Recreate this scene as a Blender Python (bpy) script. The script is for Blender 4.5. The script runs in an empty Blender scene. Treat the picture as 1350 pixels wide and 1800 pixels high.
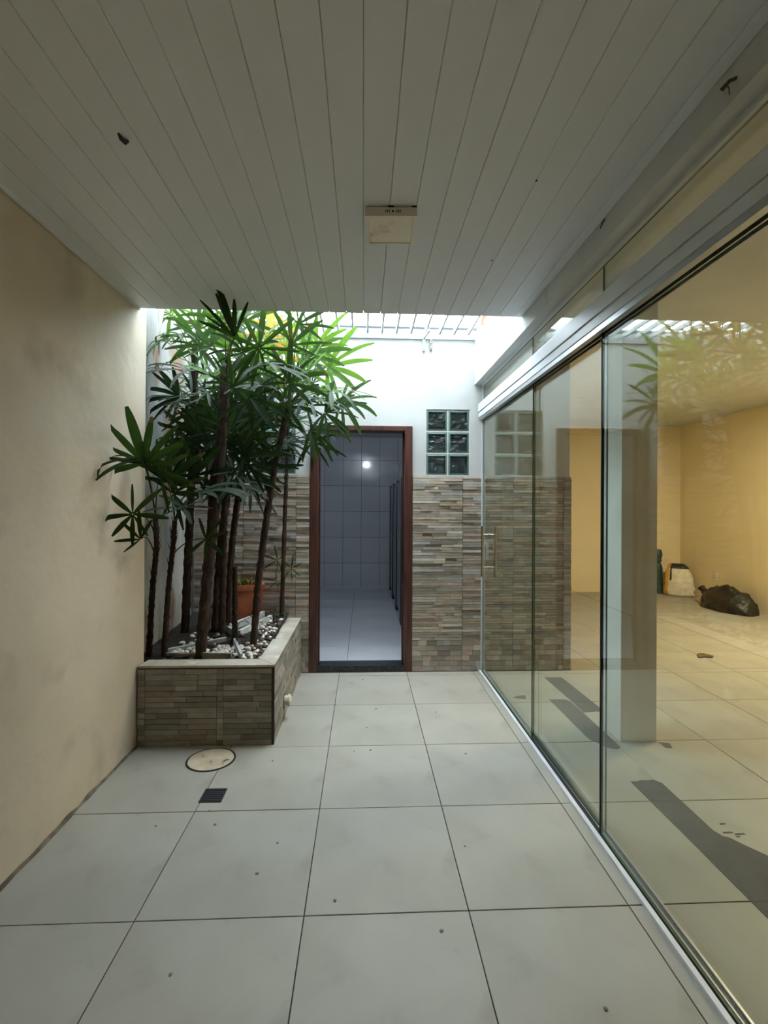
import bpy, bmesh, math, random
from mathutils import Vector, Matrix, noise

# ------------------------------------------------------------------ camera, world, exposure
sc = bpy.context.scene
COL = sc.collection
cam_d = bpy.data.cameras.new('camera'); cam = bpy.data.objects.new('camera', cam_d); COL.objects.link(cam)
F_PX, YAW, PITCH, ROLL, SHIFT, CAM_H = 820.73, 0.043679, 0.002386, 0.005307, -9.873, 1.475
cam_d.sensor_fit = 'VERTICAL'; cam_d.sensor_height = 36; cam_d.sensor_width = 27
cam_d.lens = 36 * F_PX / 1800; cam_d.shift_y = SHIFT / 1800
cam_d.clip_start = .02; cam_d.clip_end = 300
_f = Vector((math.sin(YAW) * math.cos(PITCH), math.cos(YAW) * math.cos(PITCH), math.sin(PITCH)))
_r = Vector((math.cos(YAW), -math.sin(YAW), 0)); _u = _r.cross(_f)
_r2 = math.cos(ROLL) * _r + math.sin(ROLL) * _u; _u2 = -math.sin(ROLL) * _r + math.cos(ROLL) * _u
cam.matrix_world = Matrix(((_r2.x, _u2.x, -_f.x, 0), (_r2.y, _u2.y, -_f.y, 0), (_r2.z, _u2.z, -_f.z, CAM_H), (0, 0, 0, 1)))
sc.camera = cam

world = bpy.data.worlds.new('overcast_sky'); sc.world = world; world.use_nodes = True
_bg = world.node_tree.nodes['Background']
_bg.inputs['Color'].default_value = (.78, .90, 1.0, 1)
_bg.inputs['Strength'].default_value = 16.0
sc.view_settings.view_transform = 'Standard'; sc.view_settings.look = 'None'
sc.view_settings.exposure = 0.7; sc.view_settings.gamma = 1.0; sc.view_settings.use_curve_mapping = False
sc.cycles.max_bounces = 9; sc.cycles.diffuse_bounces = 5; sc.cycles.glossy_bounces = 4
sc.cycles.use_adaptive_sampling = True; sc.cycles.adaptive_threshold = .06
sc.cycles.transparent_max_bounces = 24; sc.cycles.caustics_reflective = False; sc.cycles.caustics_refractive = False
sc.cycles.use_denoising = True; sc.cycles.sample_clamp_indirect = 8

# ------------------------------------------------------------------ materials
MATS = {}
def lin(r, g, b):
    f = lambda c: (c / 255 / 12.92) if c / 255 <= .04045 else ((c / 255 + .055) / 1.055) ** 2.4
    return (f(r), f(g), f(b), 1)

def surf(name, c1, c2=None, rough=.6, scale=3.0, detail=6, lo=.35, hi=.65, bump=0.0, bscale=40, metal=0.0,
         c3=None, s3=8.0, lo3=.55, hi3=.7, stretch=(1, 1, 1), attr=False, transl=0.0, spec=.5, bdist=.01):
    m = bpy.data.materials.new(name); m.use_nodes = True; nt = m.node_tree; N = nt.nodes; Lk = nt.links
    b = N['Principled BSDF']; b.inputs['Roughness'].default_value = rough; b.inputs['Metallic'].default_value = metal
    b.inputs['Specular IOR Level'].default_value = spec
    tc = N.new('ShaderNodeTexCoord'); mp = N.new('ShaderNodeMapping'); mp.inputs['Scale'].default_value = stretch
    Lk.new(tc.outputs['Object'], mp.inputs['Vector'])
    out = None
    if attr:
        a = N.new('ShaderNodeAttribute'); a.attribute_name = 'Col'; out = a.outputs['Color']
    if c2 is not None:
        nz = N.new('ShaderNodeTexNoise'); nz.inputs['Scale'].default_value = scale; nz.inputs['Detail'].default_value = detail
        Lk.new(mp.outputs[0], nz.inputs['Vector'])
        mr = N.new('ShaderNodeMapRange'); mr.inputs[1].default_value = lo; mr.inputs[2].default_value = hi
        Lk.new(nz.outputs[0], mr.inputs[0])
        mx = N.new('ShaderNodeMix'); mx.data_type = 'RGBA'; Lk.new(mr.outputs[0], mx.inputs[0])
        mx.inputs[6].default_value = c1 or (1, 1, 1, 1); mx.inputs[7].default_value = c2
        if attr:
            mx.blend_type = 'MULTIPLY'; mx.inputs[7].default_value = c2; Lk.new(out, mx.inputs[6])
        out = mx.outputs[2]
        if c3 is not None:
            n3 = N.new('ShaderNodeTexNoise'); n3.inputs['Scale'].default_value = s3; n3.inputs['Detail'].default_value = 8
            Lk.new(mp.outputs[0], n3.inputs['Vector'])
            m3 = N.new('ShaderNodeMapRange'); m3.inputs[1].default_value = lo3; m3.inputs[2].default_value = hi3
            Lk.new(n3.outputs[0], m3.inputs[0])
            x3 = N.new('ShaderNodeMix'); x3.data_type = 'RGBA'; Lk.new(m3.outputs[0], x3.inputs[0])
            Lk.new(out, x3.inputs[6]); x3.inputs[7].default_value = c3; out = x3.outputs[2]
    if out is None: b.inputs['Base Color'].default_value = c1
    else: Lk.new(out, b.inputs['Base Color'])
    if bump:
        nb = N.new('ShaderNodeTexNoise'); nb.inputs['Scale'].default_value = bscale; nb.inputs['Detail'].default_value = 5
        Lk.new(mp.outputs[0], nb.inputs['Vector'])
        bp = N.new('ShaderNodeBump'); bp.inputs['Strength'].default_value = bump; bp.inputs['Distance'].default_value = bdist
        Lk.new(nb.outputs[0], bp.inputs['Height']); Lk.new(bp.outputs[0], b.inputs['Normal'])
    if transl:
        t = N.new('ShaderNodeBsdfTranslucent'); ms = N.new('ShaderNodeMixShader'); ms.inputs[0].default_value = transl
        if out is not None:
            g = N.new('ShaderNodeMix'); g.data_type = 'RGBA'; g.blend_type = 'MULTIPLY'; g.inputs[0].default_value = 1
            Lk.new(out, g.inputs[6]); g.inputs[7].default_value = (1.9, 2.0, .65, 1); Lk.new(g.outputs[2], t.inputs['Color'])
        Lk.new(b.outputs[0], ms.inputs[1]); Lk.new(t.outputs[0], ms.inputs[2])
        Lk.new(ms.outputs[0], N['Material Output'].inputs['Surface'])
    MATS[name] = m
    return m

def pane_glass(name, tint, bump=0.0, bscale=9.0, ior=1.5, rough=0.0):
    """clear sheet glass: straight transmission with a tint, mirror reflection by Fresnel (same on both faces)"""
    m = bpy.data.materials.new(name); m.use_nodes = True; nt = m.node_tree; N = nt.nodes; Lk = nt.links
    N.remove(N['Principled BSDF'])
    tr = N.new('ShaderNodeBsdfTransparent'); tr.inputs[0].default_value = tint
    gl = N.new('ShaderNodeBsdfGlossy'); gl.inputs['Roughness'].default_value = rough; gl.inputs['Color'].default_value = (.95, 1, .97, 1)
    fr = N.new('ShaderNodeFresnel'); ge = N.new('ShaderNodeNewGeometry')
    mi = N.new('ShaderNodeMix'); mi.data_type = 'FLOAT'; mi.inputs[2].default_value = ior; mi.inputs[3].default_value = 1 / ior
    Lk.new(ge.outputs['Backfacing'], mi.inputs[0]); Lk.new(mi.outputs[0], fr.inputs['IOR'])
    ms = N.new('ShaderNodeMixShader'); Lk.new(fr.outputs[0], ms.inputs[0]); Lk.new(tr.outputs[0], ms.inputs[1]); Lk.new(gl.outputs[0], ms.inputs[2])
    Lk.new(ms.outputs[0], N['Material Output'].inputs['Surface'])
    if bump:
        tc = N.new('ShaderNodeTexCoord'); nb = N.new('ShaderNodeTexNoise'); nb.inputs['Scale'].default_value = bscale
        nb.inputs['Distortion'].default_value = 1.5; Lk.new(tc.outputs['Object'], nb.inputs['Vector'])
        bp = N.new('ShaderNodeBump'); bp.inputs['Strength'].default_value = bump; bp.inputs['Distance'].default_value = .02
        Lk.new(nb.outputs[0], bp.inputs['Height']); Lk.new(bp.outputs[0], gl.inputs['Normal']); Lk.new(bp.outputs[0], fr.inputs['Normal'])
    MATS[name] = m
    return m

def emit(name, color, strength):
    m = bpy.data.materials.new(name); m.use_nodes = True; b = m.node_tree.nodes['Principled BSDF']
    b.inputs['Base Color'].default_value = (.9, .85, .75, 1)
    b.inputs['Emission Color'].default_value = color; b.inputs['Emission Strength'].default_value = strength
    MATS[name] = m
    return m

surf('porcelain', lin(164, 162, 151), lin(154, 151, 140), spec=.22, rough=.45, scale=2.2, bump=.03, bscale=60, c3=lin(147, 144, 134), s3=5, lo3=.58, hi3=.75)
surf('grout', lin(52, 46, 40), lin(34, 30, 26), rough=.9, scale=6)
surf('board_white', lin(228, 230, 232), lin(220, 222, 224), rough=.45, scale=2, stretch=(1, .15, 1))
surf('board_gap', lin(120, 120, 120))
surf('plaster_beige', lin(208, 196, 174), lin(190, 178, 156), rough=.75, scale=1.4, bump=.25, bscale=9, bdist=.02, c3=lin(168, 158, 140), s3=3.2, lo3=.58, hi3=.78)
surf('plaster_dirty', lin(176, 178, 174), lin(112, 112, 106), rough=.85, scale=2.2, stretch=(1, 1, .45), bump=.5, bscale=14, bdist=.02, c3=lin(128, 104, 82), s3=3.5, lo3=.55, hi3=.66)
surf('plaster_white', lin(206, 207, 205), lin(196, 197, 195), rough=.7, scale=2.0, bump=.12, bscale=12, c3=lin(180, 180, 175), s3=4.5, lo3=.63, hi3=.8)
surf('mortar_dirt', lin(126, 116, 100), lin(80, 72, 62), rough=.95, scale=14, bump=.6, bscale=40)
surf('plaster_yellow', lin(230, 217, 184), lin(225, 210, 174), rough=.7, scale=1.5, bump=.08, bscale=10)
surf('plaster_grey', lin(232, 228, 220), lin(224, 219, 210), rough=.65, scale=2.5, bump=.06)
surf('stone', None, lin(222, 216, 210), rough=.72, scale=26, lo=.3, hi=.75, attr=True, bump=.25, bscale=120, stretch=(.5, 1, 1.6), bdist=.004)
surf('stone_back', lin(96, 90, 82), lin(76, 70, 64), rough=.9, scale=12)
surf('coping', lin(196, 190, 176), lin(170, 160, 142), rough=.5, scale=9, stretch=(.5, .5, 1), c3=lin(214, 210, 200), s3=14)
surf('dark_trim', lin(40, 34, 30), rough=.6)
surf('wood_brown', lin(92, 54, 46), lin(64, 38, 33), rough=.4, scale=7, stretch=(6, 6, .5), bump=.1, bscale=30)
surf('granite_black', lin(48, 52, 58), lin(26, 28, 32), rough=.25, scale=60, c3=lin(110, 115, 120), s3=90, lo3=.62, hi3=.7)
surf('aluminium_white', lin(214, 218, 222), lin(204, 208, 212), rough=.35, scale=5)
surf('aluminium', lin(176, 180, 184), rough=.32, metal=.9)
surf('steel', lin(190, 182, 170), rough=.22, metal=1.0)
surf('rubber_black', lin(22, 22, 24), rough=.6)
surf('glass_edge', lin(60, 104, 86), rough=.2)
pane_glass('glass', (.93, .965, .945, 1))
pane_glass('glass_wavy', (.62, .72, .70, 1), bump=.9, bscale=16)
surf('block_edge', lin(96, 124, 116), rough=.25)
surf('block_mortar', lin(206, 208, 204), lin(190, 192, 188), rough=.8, scale=20)
surf('steel_white', lin(176, 182, 184), lin(158, 164, 166), rough=.5, scale=12)
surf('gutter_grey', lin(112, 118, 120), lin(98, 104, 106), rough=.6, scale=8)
surf('terracotta', lin(186, 108, 76), lin(150, 84, 60), rough=.75, scale=9, bump=.15)
surf('roof_tile', lin(128, 88, 62), lin(104, 70, 50), rough=.8, scale=6, bump=.2)
surf('soil', lin(46, 38, 30), lin(18, 15, 12), rough=.95, scale=22, bump=.9, bscale=45)
surf('pebble_white', lin(226, 222, 212), lin(196, 190, 176), rough=.6, scale=18)
surf('pebble_dark', lin(92, 72, 62), lin(52, 44, 40), rough=.7, scale=14)
surf('edging_white', lin(206, 212, 214), lin(176, 180, 180), rough=.5, scale=10)
surf('edging_grey', lin(160, 156, 146), lin(136, 130, 120), rough=.6, scale=12)
surf('palm_stem', lin(70, 48, 36), lin(34, 26, 22), rough=.9, scale=18, stretch=(3, 3, .6), bump=1.0, bscale=60, c3=lin(112, 84, 62), s3=30, lo3=.6, hi3=.75)
surf('leaf', None, (.78, .8, .7, 1), spec=.2, rough=.55, scale=14, attr=True, transl=.38)
surf('pipe_white', lin(214, 208, 194), lin(190, 180, 160), rough=.45, scale=15)
surf('lid_cream', lin(206, 196, 172), lin(182, 168, 140), rough=.6, scale=10, c3=lin(96, 84, 70), s3=16, lo3=.62, hi3=.68)
surf('black_iron', lin(38, 40, 44), lin(24, 25, 28), rough=.5, scale=20)
surf('lamp_frame', lin(236, 230, 220), lin(226, 219, 208), rough=.5, scale=8)
surf('lamp_diffuser', lin(244, 236, 218), lin(238, 226, 204), rough=.5, scale=6, c3=lin(206, 166, 126), s3=7, lo3=.58, hi3=.72)
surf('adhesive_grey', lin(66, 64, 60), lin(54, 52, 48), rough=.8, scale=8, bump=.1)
surf('scrap_brown', lin(104, 78, 56), lin(70, 52, 40), rough=.9, scale=30)
surf('sack_white', lin(226, 222, 212), lin(204, 198, 186), rough=.6, scale=12, bump=.3, bscale=25)
surf('sack_yellow', lin(222, 168, 40), lin(206, 150, 30), rough=.5, scale=10)
surf('plastic_black', lin(30, 29, 29), lin(20, 20, 20), rough=.42, scale=8, bump=.6, bscale=22, bdist=.02)
surf('green_dark', lin(24, 70, 62), lin(18, 54, 48), rough=.4, scale=10)
surf('bath_tile', lin(196, 200, 208), lin(188, 192, 200), rough=.07, scale=1.2)
surf('bath_floor', lin(206, 208, 214), lin(196, 198, 204), rough=.3, scale=2)
surf('bath_grout', lin(70, 72, 76), rough=.9)
surf('stall_teal', lin(112, 132, 134), lin(100, 120, 122), rough=.35, scale=3)
surf('stall_dark', lin(30, 34, 36), rough=.5)
surf('concrete', lin(150, 148, 142), lin(126, 124, 118), rough=.9, scale=2, bump=.2)
surf('plastic_white', lin(226, 226, 222), rough=.4)
emit('lamp_warm', (1.0, .79, .48, 1), 95.0)
emit('fill_warm_dim', (1.0, .79, .48, 1), 4.0)
emit('bulb_glow', (.80, .90, 1.0, 1), 260)

# ------------------------------------------------------------------ mesh helpers
class MB:
    def __init__(s): s.v = []; s.f = []; s.mi = []; s.c = []
    def add(s, vs, fs, mi=0, col=None):
        o = len(s.v); s.v += [tuple(p) for p in vs]
        for f in fs:
            s.f.append([i + o for i in f]); s.mi.append(mi); s.c.append(col or (1, 1, 1, 1))
    def box(s, x0, x1, y0, y1, z0, z1, mi=0, col=None):
        s.add([(x0, y0, z0), (x1, y0, z0), (x1, y1, z0), (x0, y1, z0), (x0, y0, z1), (x1, y0, z1), (x1, y1, z1), (x0, y1, z1)],
              [(0, 3, 2, 1), (4, 5, 6, 7), (0, 1, 5, 4), (1, 2, 6, 5), (2, 3, 7, 6), (3, 0, 4, 7)], mi, col)
    def beam(s, a, b, w, h, up=(0, 0, 1), mi=0):
        """box from point a to b, w across, h along up"""
        a, b = Vector(a), Vector(b); d = (b - a).normalized(); up = Vector(up)
        sd = d.cross(up).normalized(); u = sd.cross(d)
        q = []
        for p in (a, b):
            for i, j in ((-1, -1), (1, -1), (1, 1), (-1, 1)): q.append(p + sd * (i * w / 2) + u * (j * h / 2))
        s.add(q, [(0, 1, 2, 3), (7, 6, 5, 4), (0, 4, 5, 1), (1, 5, 6, 2), (2, 6, 7, 3), (3, 7, 4, 0)], mi)
    def prism(s, pts, z0, z1, mi=0, top=None):
        n = len(pts)
        s.add([(x, y, z0) for x, y in pts] + [(x, y, z1) for x, y in pts],
              [list(range(n - 1, -1, -1)), list(range(n, 2 * n))] + [(i, (i + 1) % n, n + (i + 1) % n, n + i) for i in range(n)], mi)
    def tube(s, pts, rad, n=8, mi=0, cap=True, col=None, jit=0, rng=None):
        pts = [Vector(p) for p in pts]; rings = []
        ref = Vector((0, 0, 1))
        d0 = (pts[1] - pts[0]).normalized()
        if abs(d0.dot(ref)) > .9: ref = Vector((0, 1, 0))
        for i, p in enumerate(pts):
            d = (pts[min(i + 1, len(pts) - 1)] - pts[max(i - 1, 0)]).normalized()
            a = d.cross(ref).normalized(); b = a.cross(d)
            r = rad[i] if isinstance(rad, (list, tuple)) else rad
            ring = []
            for k in range(n):
                rr = r * (1 + (rng.uniform(-jit, jit) if jit else 0))
                t = 2 * math.pi * k / n; ring.append(p + a * (math.cos(t) * rr) + b * (math.sin(t) * rr))
            rings.append(ring)
        vs = [v for r in rings for v in r]; fs = []
        for i in range(len(pts) - 1):
            for k in range(n): fs.append((i * n + k, i * n + (k + 1) % n, (i + 1) * n + (k + 1) % n, (i + 1) * n + k))
        if cap: fs += [list(range(n - 1, -1, -1)), list(range(len(vs) - n, len(vs)))]
        s.add(vs, fs, mi, col)
    def cyl(s, c, axis, r, h, n=24, mi=0):
        c = Vector(c); s.tube([c, c + Vector(axis).normalized() * h], r, n, mi)
    def mesh(s, name, mats, smooth=False, colors=False, bevel=0):
        me = bpy.data.meshes.new(name); me.from_pydata(s.v, [], s.f)
        for m in (mats if isinstance(mats, (list, tuple)) else [mats]): me.materials.append(MATS[m])
        me.polygons.foreach_set('material_index', s.mi)
        if smooth: me.polygons.foreach_set('use_smooth', [True] * len(s.f))
        if colors:
            at = me.color_attributes.new('Col', 'FLOAT_COLOR', 'CORNER'); buf = []
            for f, c in zip(s.f, s.c): buf += list(c) * len(f)
            at.data.foreach_set('color', buf)
        me.validate(); me.update()
        if bevel:
            bm = bmesh.new(); bm.from_mesh(me)
            bmesh.ops.bevel(bm, geom=list(bm.edges), offset=bevel, segments=2, affect='EDGES', profile=.6)
            bm.to_mesh(me); bm.free()
        return me
    def build(s, name, mats, parent=None, **k):
        return link(name, s.mesh(name, mats, **k), parent)

def link(name, data, parent=None, loc=None):
    o = bpy.data.objects.new(name, data); COL.objects.link(o)
    if parent: o.parent = parent
    if loc: o.location = loc
    return o
def empty(name, loc=(0, 0, 0)):
    o = bpy.data.objects.new(name, None); o.empty_display_size = .1; COL.objects.link(o); o.location = loc
    return o
def struct(o): o['kind'] = 'structure'; return o
def tag(o, label, cat, group=None, kind=None):
    o['label'] = label; o['category'] = cat
    if group: o['group'] = group
    if kind: o['kind'] = kind
    return o
def slab(name, x0, x1, y0, y1, z0, z1, mat, parent=None, bevel=0):
    m = MB(); m.box(x0, x1, y0, y1, z0, z1); return m.build(name, mat, parent, bevel=bevel)
def grid_wall_y(name, xs, zs, holes, y0, y1, mat):
    """wall across X at y0..y1, cells of xs x zs without the hole cells"""
    m = MB()
    for i in range(len(xs) - 1):
        for k in range(len(zs) - 1):
            cx, cz = (xs[i] + xs[i + 1]) / 2, (zs[k] + zs[k + 1]) / 2
            if any(a < cx < b and c < cz < d for a, b, c, d in holes): continue
            m.box(xs[i], xs[i + 1], y0, y1, zs[k], zs[k + 1])
    return m.build(name, mat)
R = random.Random(7)

# ------------------------------------------------------------------ constants of the place (metres)
XL, XLP, XB, XG = -1.385, -1.50, 1.00, 1.08      # left wall, courtyard left wall, beam face, glass plane
YB, YC = 4.19, 2.925                             # back wall face, ceiling edge
ZC, ZT = 2.69, 3.03                              # ceiling, courtyard wall tops
XR, YE, ZR = 5.65, 8.10, 2.95                    # yellow room: right wall, end wall, ceiling
YF = -2.8                                        # front end behind the viewer
TX0, TY0, TS = -.807, 1.099, .60                 # floor tile grid

# ------------------------------------------------------------------ floor with tiles
floor = struct(slab('floor', -1.75, 5.85, YF - .2, YE + .2, -.12, -.003, 'grout'))
def tile_mesh(w, d, name, mat, t=.012, c=.0016, g=.002):
    m = MB(); x, y = w / 2 - g, d / 2 - g
    q = [(-x, -y, -t), (x, -y, -t), (x, y, -t), (-x, y, -t), (-x, -y, -c * .6), (x, -y, -c * .6), (x, y, -c * .6), (-x, y, -c * .6),
         (-x + c, -y + c, 0), (x - c, -y + c, 0), (x - c, y - c, 0), (-x + c, y - c, 0)]
    f = [(8, 9, 10, 11)]
    for a in (0, 4):
        for i in range(4): f.append((a + i, a + (i + 1) % 4, a + 4 + (i + 1) % 4, a + 4 + i))
    m.add(q, f); return m.mesh(name, mat)
_tc = {}
def put_tiles(parent, xs, ys, mat, z=0.0, skip=None, name='floor_tile'):
    for i in range(len(xs) - 1):
        for j in range(len(ys) - 1):
            w, d = xs[i + 1] - xs[i], ys[j + 1] - ys[j]; cx, cy = (xs[i] + xs[i + 1]) / 2, (ys[j] + ys[j + 1]) / 2
            if skip and skip(cx, cy): continue
            k = (round(w, 3), round(d, 3), mat)
            if k not in _tc: _tc[k] = tile_mesh(w, d, name, mat)
            link(name, _tc[k], parent, (cx, cy, z + R.uniform(-.0006, .0004)))
def lines(a, b, o, s):
    k = math.ceil((a - o) / s); L = [a]
    while o + k * s < b - 1e-6:
        if o + k * s > a + .02: L.append(o + k * s)
        k += 1
    return L + [b]
xs_c = lines(XL, 1.593, TX0, TS)
put_tiles(floor, lines(XL, 1.595, TX0, TS), lines(YF, YB - .006, TY0, TS), 'porcelain',
          skip=lambda x, y: x < -.6 and y > 3.2)
put_tiles(floor, lines(1.593, XR, TX0, TS), lines(YF, YB - .006, TY0, TS), 'porcelain')
put_tiles(floor, lines(1.90, XR, TX0, TS), lines(YB - .006, YE, TY0, TS), 'porcelain')

# ------------------------------------------------------------------ ceiling of narrow boards, roof above
ceil = struct(slab('ceiling', XL - .01, XB + .01, YF, YC - .01, ZC + .012, ZC + .14, 'board_gap'))
BW = .1068; x = -.007 - 13 * BW
_bm = {}
while x < XB - .002:
    a, b = max(x, XL), min(x + BW, XB)
    if b - a > .01:
        k = round(b - a, 3)
        if k not in _bm:
            m = MB(); w = (b - a) / 2; g = .0006; y0, y1 = YF, YC; c = .002
            sec = [(-w + g, .016), (-w + g, c), (-w + g + c, 0), (w - g - c, 0), (w - g, c), (w - g, .016)]
            vs = [(p, y0, q) for p, q in sec] + [(p, y1, q) for p, q in sec]
            m.add(vs, [(i, i + 1, i + 7, i + 6) for i in range(5)] + [(0, 6, 11, 5), (5, 4, 3, 2, 1, 0), (6, 7, 8, 9, 10, 11)])
            _bm[k] = m.mesh('ceiling_board', 'board_white')
        link('ceiling_board', _bm[k], ceil, ((a + b) / 2, R.uniform(-.003, .003), ZC + R.uniform(-.0008, .0008)))
    x += BW
struct(slab('trim_1', XL, XL + .012, YF, YC, ZC - .012, ZC + .002, 'board_white'))

# ------------------------------------------------------------------ walls
m = MB(); ny, nz = 60, 26; y0, y1 = YF, 3.03       # left wall: slightly uneven plaster
vs = []
for j in range(ny + 1):
    for k in range(nz + 1):
        yy, zz = y0 + (y1 - y0) * j / ny, -.01 + 2.86 * k / nz
        vs.append((XL + .006 * noise.noise(Vector((yy * 1.3, zz * 1.3, 3))) - .003, yy, zz))
fs = []
for j in range(ny):
    for k in range(nz):
        a = j * (nz + 1) + k; fs.append((a, a + nz + 1, a + nz + 2, a + 1))
m.add(vs, fs); m.box(-1.72, XL - .015, YF, 3.03, -.01, 2.85)
m.add([(XL - .004, 3.03, -.01), (-1.6, 3.03, -.01), (-1.6, 3.03, 2.85), (XL - .004, 3.03, 2.85)], [(0, 1, 2, 3)])
struct(m.build('wall_left', 'plaster_beige', smooth=False))
m = MB(); rr = random.Random(3); pts = []
n = 70
for i in range(n + 1):
    yy = YF + (2.92 - YF) * i / n; pts.append((yy, .005 + .010 * rr.random(), .008 + .02 * rr.random()))
vs = []; fs = []
for yy, d, h in pts: vs += [(XL - .008, yy, h), (XL + d * .5, yy, h * .45), (XL + d, yy, .0008)]
for i in range(n): a = 3 * i; fs += [(a, a + 3, a + 4, a + 1), (a + 1, a + 4, a + 5, a + 2)]
m.add(vs, fs); tag(m.build('mortar_seam', 'mortar_dirt', smooth=True), 'rough dirty mortar line along foot of beige wall', 'mortar', kind='stuff')

m = MB(); ny, nz = 26, 50; vs = []; fs = []
for j in range(ny + 1):
    for k in range(nz + 1):
        yy, zz = 3.0 + 1.32 * j / ny, -.01 + 3.3 * k / nz
        vs.append((XLP + .02 * noise.noise(Vector((yy * 3, zz * 2, 9))) - .008, yy, zz))
for j in range(ny):
    for k in range(nz):
        a = j * (nz + 1) + k; fs.append((a, a + nz + 1, a + nz + 2, a + 1))
m.add(vs, fs); m.box(-1.72, XLP - .035, 3.03, 4.34, -.01, 3.29)
struct(m.build('wall_left_courtyard', 'plaster_dirty'))

DX0, DX1, DZ = -.478, .437, 2.21
B1 = (.56, .96, 1.767, 2.367); B2 = (-1.005, -.605, 1.767, 2.367)
wall_back = struct(grid_wall_y('wall_back', [XLP - .05, B2[0], B2[1], DX0, DX1, B1[0], B1[1], 1.885], [-.01, B1[2], DZ, B1[3], ZT],
    [(DX0, DX1, -1, DZ), B1, B2], YB + .012, YB + .15, 'plaster_white'))
PAL = [lin(*c) for c in ((202, 194, 182), (176, 168, 156), (216, 208, 198), (186, 170, 158), (172, 168, 160), (206, 196, 176), (156, 148, 138), (206, 188, 172), (196, 196, 192), (184, 178, 166))]
def ledger(name, x0, x1, z0, z1, rowh, rng, lmin, lmax, d=.007, seed_tone=1.0):
    """strips in local coords: x along, y depth (front at negative y), z up"""
    m = MB(); rows = max(1, round((z1 - z0) / rowh)); h = (z1 - z0) / rows; g = .0012
    m.box(x0 + g, x1 - g, .003, .012, z0 + g, z1 - g, 1)
    for r in range(rows):
        x = x0 + g
        while x < x1 - g - 1e-4:
            e = x + rng.uniform(lmin, lmax)
            if x1 - e < lmin * .6: e = x1 - g
            y = -rng.uniform(0, d); c = rng.choice(PAL); t = rng.uniform(.82, 1.12) * seed_tone
            m.box(x + .0009, e - .0009, y, .004, z0 + r * h + .0013, z0 + (r + 1) * h - .0013, 0, (c[0] * t, c[1] * t, c[2] * t, 1))
            x = e
    return m
rg = random.Random(11)
def clad(x0, xlist, zlist):
    for i in range(len(xlist) - 1):
        for k in range(len(zlist) - 1):
            low = k == 0
            mm = ledger('cladding_tile', xlist[i], xlist[i + 1], zlist[k], zlist[k + 1], .046 if low else .0249, rg, .05 if low else .07, .13 if low else .3, .005 if low else .012)
            o = mm.build('cladding_tile', ['stone', 'stone_back'], wall_back, colors=True); o.location = (0, YB, 0)
ZL = [.002, .281, .775, 1.268, 1.764]
clad(0, [DX1 + .002, .895, 1.36, 1.825, 1.898], ZL)
clad(0, [-1.49, -1.065, -.600, DX0 - .002], ZL)

m = MB()
m.box(XB, XB + .15, YF, YB + .012, 2.59, 2.84); m.box(XB, XB + .15, YC, YB + .012, 2.84, ZT)
m.box(XB, XB + .15, YF, YC, 2.84, ZR + .05)
struct(m.build('wall_right_beam', 'plaster_white'))
struct(slab('roof_slab', -1.72, XB, YF, YC - .02, 2.84, 2.98, 'concrete'))

struct(slab('wall_sky_blocker', -1.72, 5.85, 2.70, 2.88, 2.981, 4.9, 'concrete'))  # unseen wall, added to cut sky light on the courtyard back wall
# yellow room behind the glass
struct(slab('wall_room_end', 1.75, XR + .2, YE, YE + .2, -.01, ZR + .1, 'plaster_yellow'))
struct(slab('wall_room_right', XR, XR + .2, YF, YE, -.01, ZR + .1, 'plaster_yellow'))
struct(slab('wall_room_left', 1.76, 1.885, YB + .15, YE, -.01, ZR + .1, 'plaster_yellow'))
struct(slab('wall_room_header', 1.15, 1.885, YB + .012, YB + .15, ZT, ZR + .1, 'plaster_yellow')) if ZT < ZR else None
struct(slab('ceiling_room', XB + .15, XR, YF, YE, ZR, ZR + .1, 'plaster_white'))
struct(grid_wall_y('wall_front_room', [XB, XR + .2], [-.01, ZR + .1], [], YF - .15, YF, 'plaster_yellow'))
struct(grid_wall_y('wall_front', [-1.72, XB], [-.01, 2.9], [], YF - .15, YF, 'plaster_white'))
struct(slab('ground', -25, 25, -45, YF - .2, -.2, -.02, 'concrete'))
m = MB(); m.box(1.63, 1.863, 2.885, 3.14, 0, ZR)
pillar = struct(m.build('wall_pillar', 'plaster_grey', bevel=.004))

# bathroom behind the door
BZ = .05; BY = 8.30
bf = struct(slab('floor_bathroom', -1.45, 1.76, YB + .15, BY, -.05, BZ - .003, 'bath_grout'))
put_tiles(bf, [-1.40, -.746, -.146, .454, 1.054, 1.74], lines(YB + .15, BY, 4.80, .6), 'bath_floor', z=BZ)
wb = struct(slab('wall_bathroom_back', -1.5, 1.76, BY + .012, BY + .15, -.01, 2.8, 'bath_grout'))
_t2 = {}
zl = lines(BZ, 2.72, .033, .456); xl = lines(-1.45, 1.74, -.69, .325)
for i in range(len(xl) - 1):
    for k in range(len(zl) - 1):
        w, h = xl[i + 1] - xl[i], zl[k + 1] - zl[k]; key = (round(w, 3), round(h, 3))
        if key not in _t2:
            m = MB(); m.box(-w / 2 + .0025, w / 2 - .0025, 0, .011, -h / 2 + .0025, h / 2 - .0025); _t2[key] = m.mesh('wall_tile', 'bath_tile', bevel=.0012)
        o = link('wall_tile', _t2[key], wb, ((xl[i] + xl[i + 1]) / 2, BY, (zl[k] + zl[k + 1]) / 2))
        o.rotation_euler = (R.uniform(-.004, .004), 0, R.uniform(-.004, .004))
struct(slab('wall_bathroom_left', -1.6, -1.45, YB + .15, BY, -.01, 2.8, 'bath_tile'))
struct(slab('wall_bathroom_right', 1.70, 1.759, YB + .15, BY, -.01, 2.8, 'bath_tile'))
struct(slab('ceiling_bathroom', -1.6, 1.76, YB + .15, BY + .15, 2.72, 2.82, 'plaster_white'))

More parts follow.
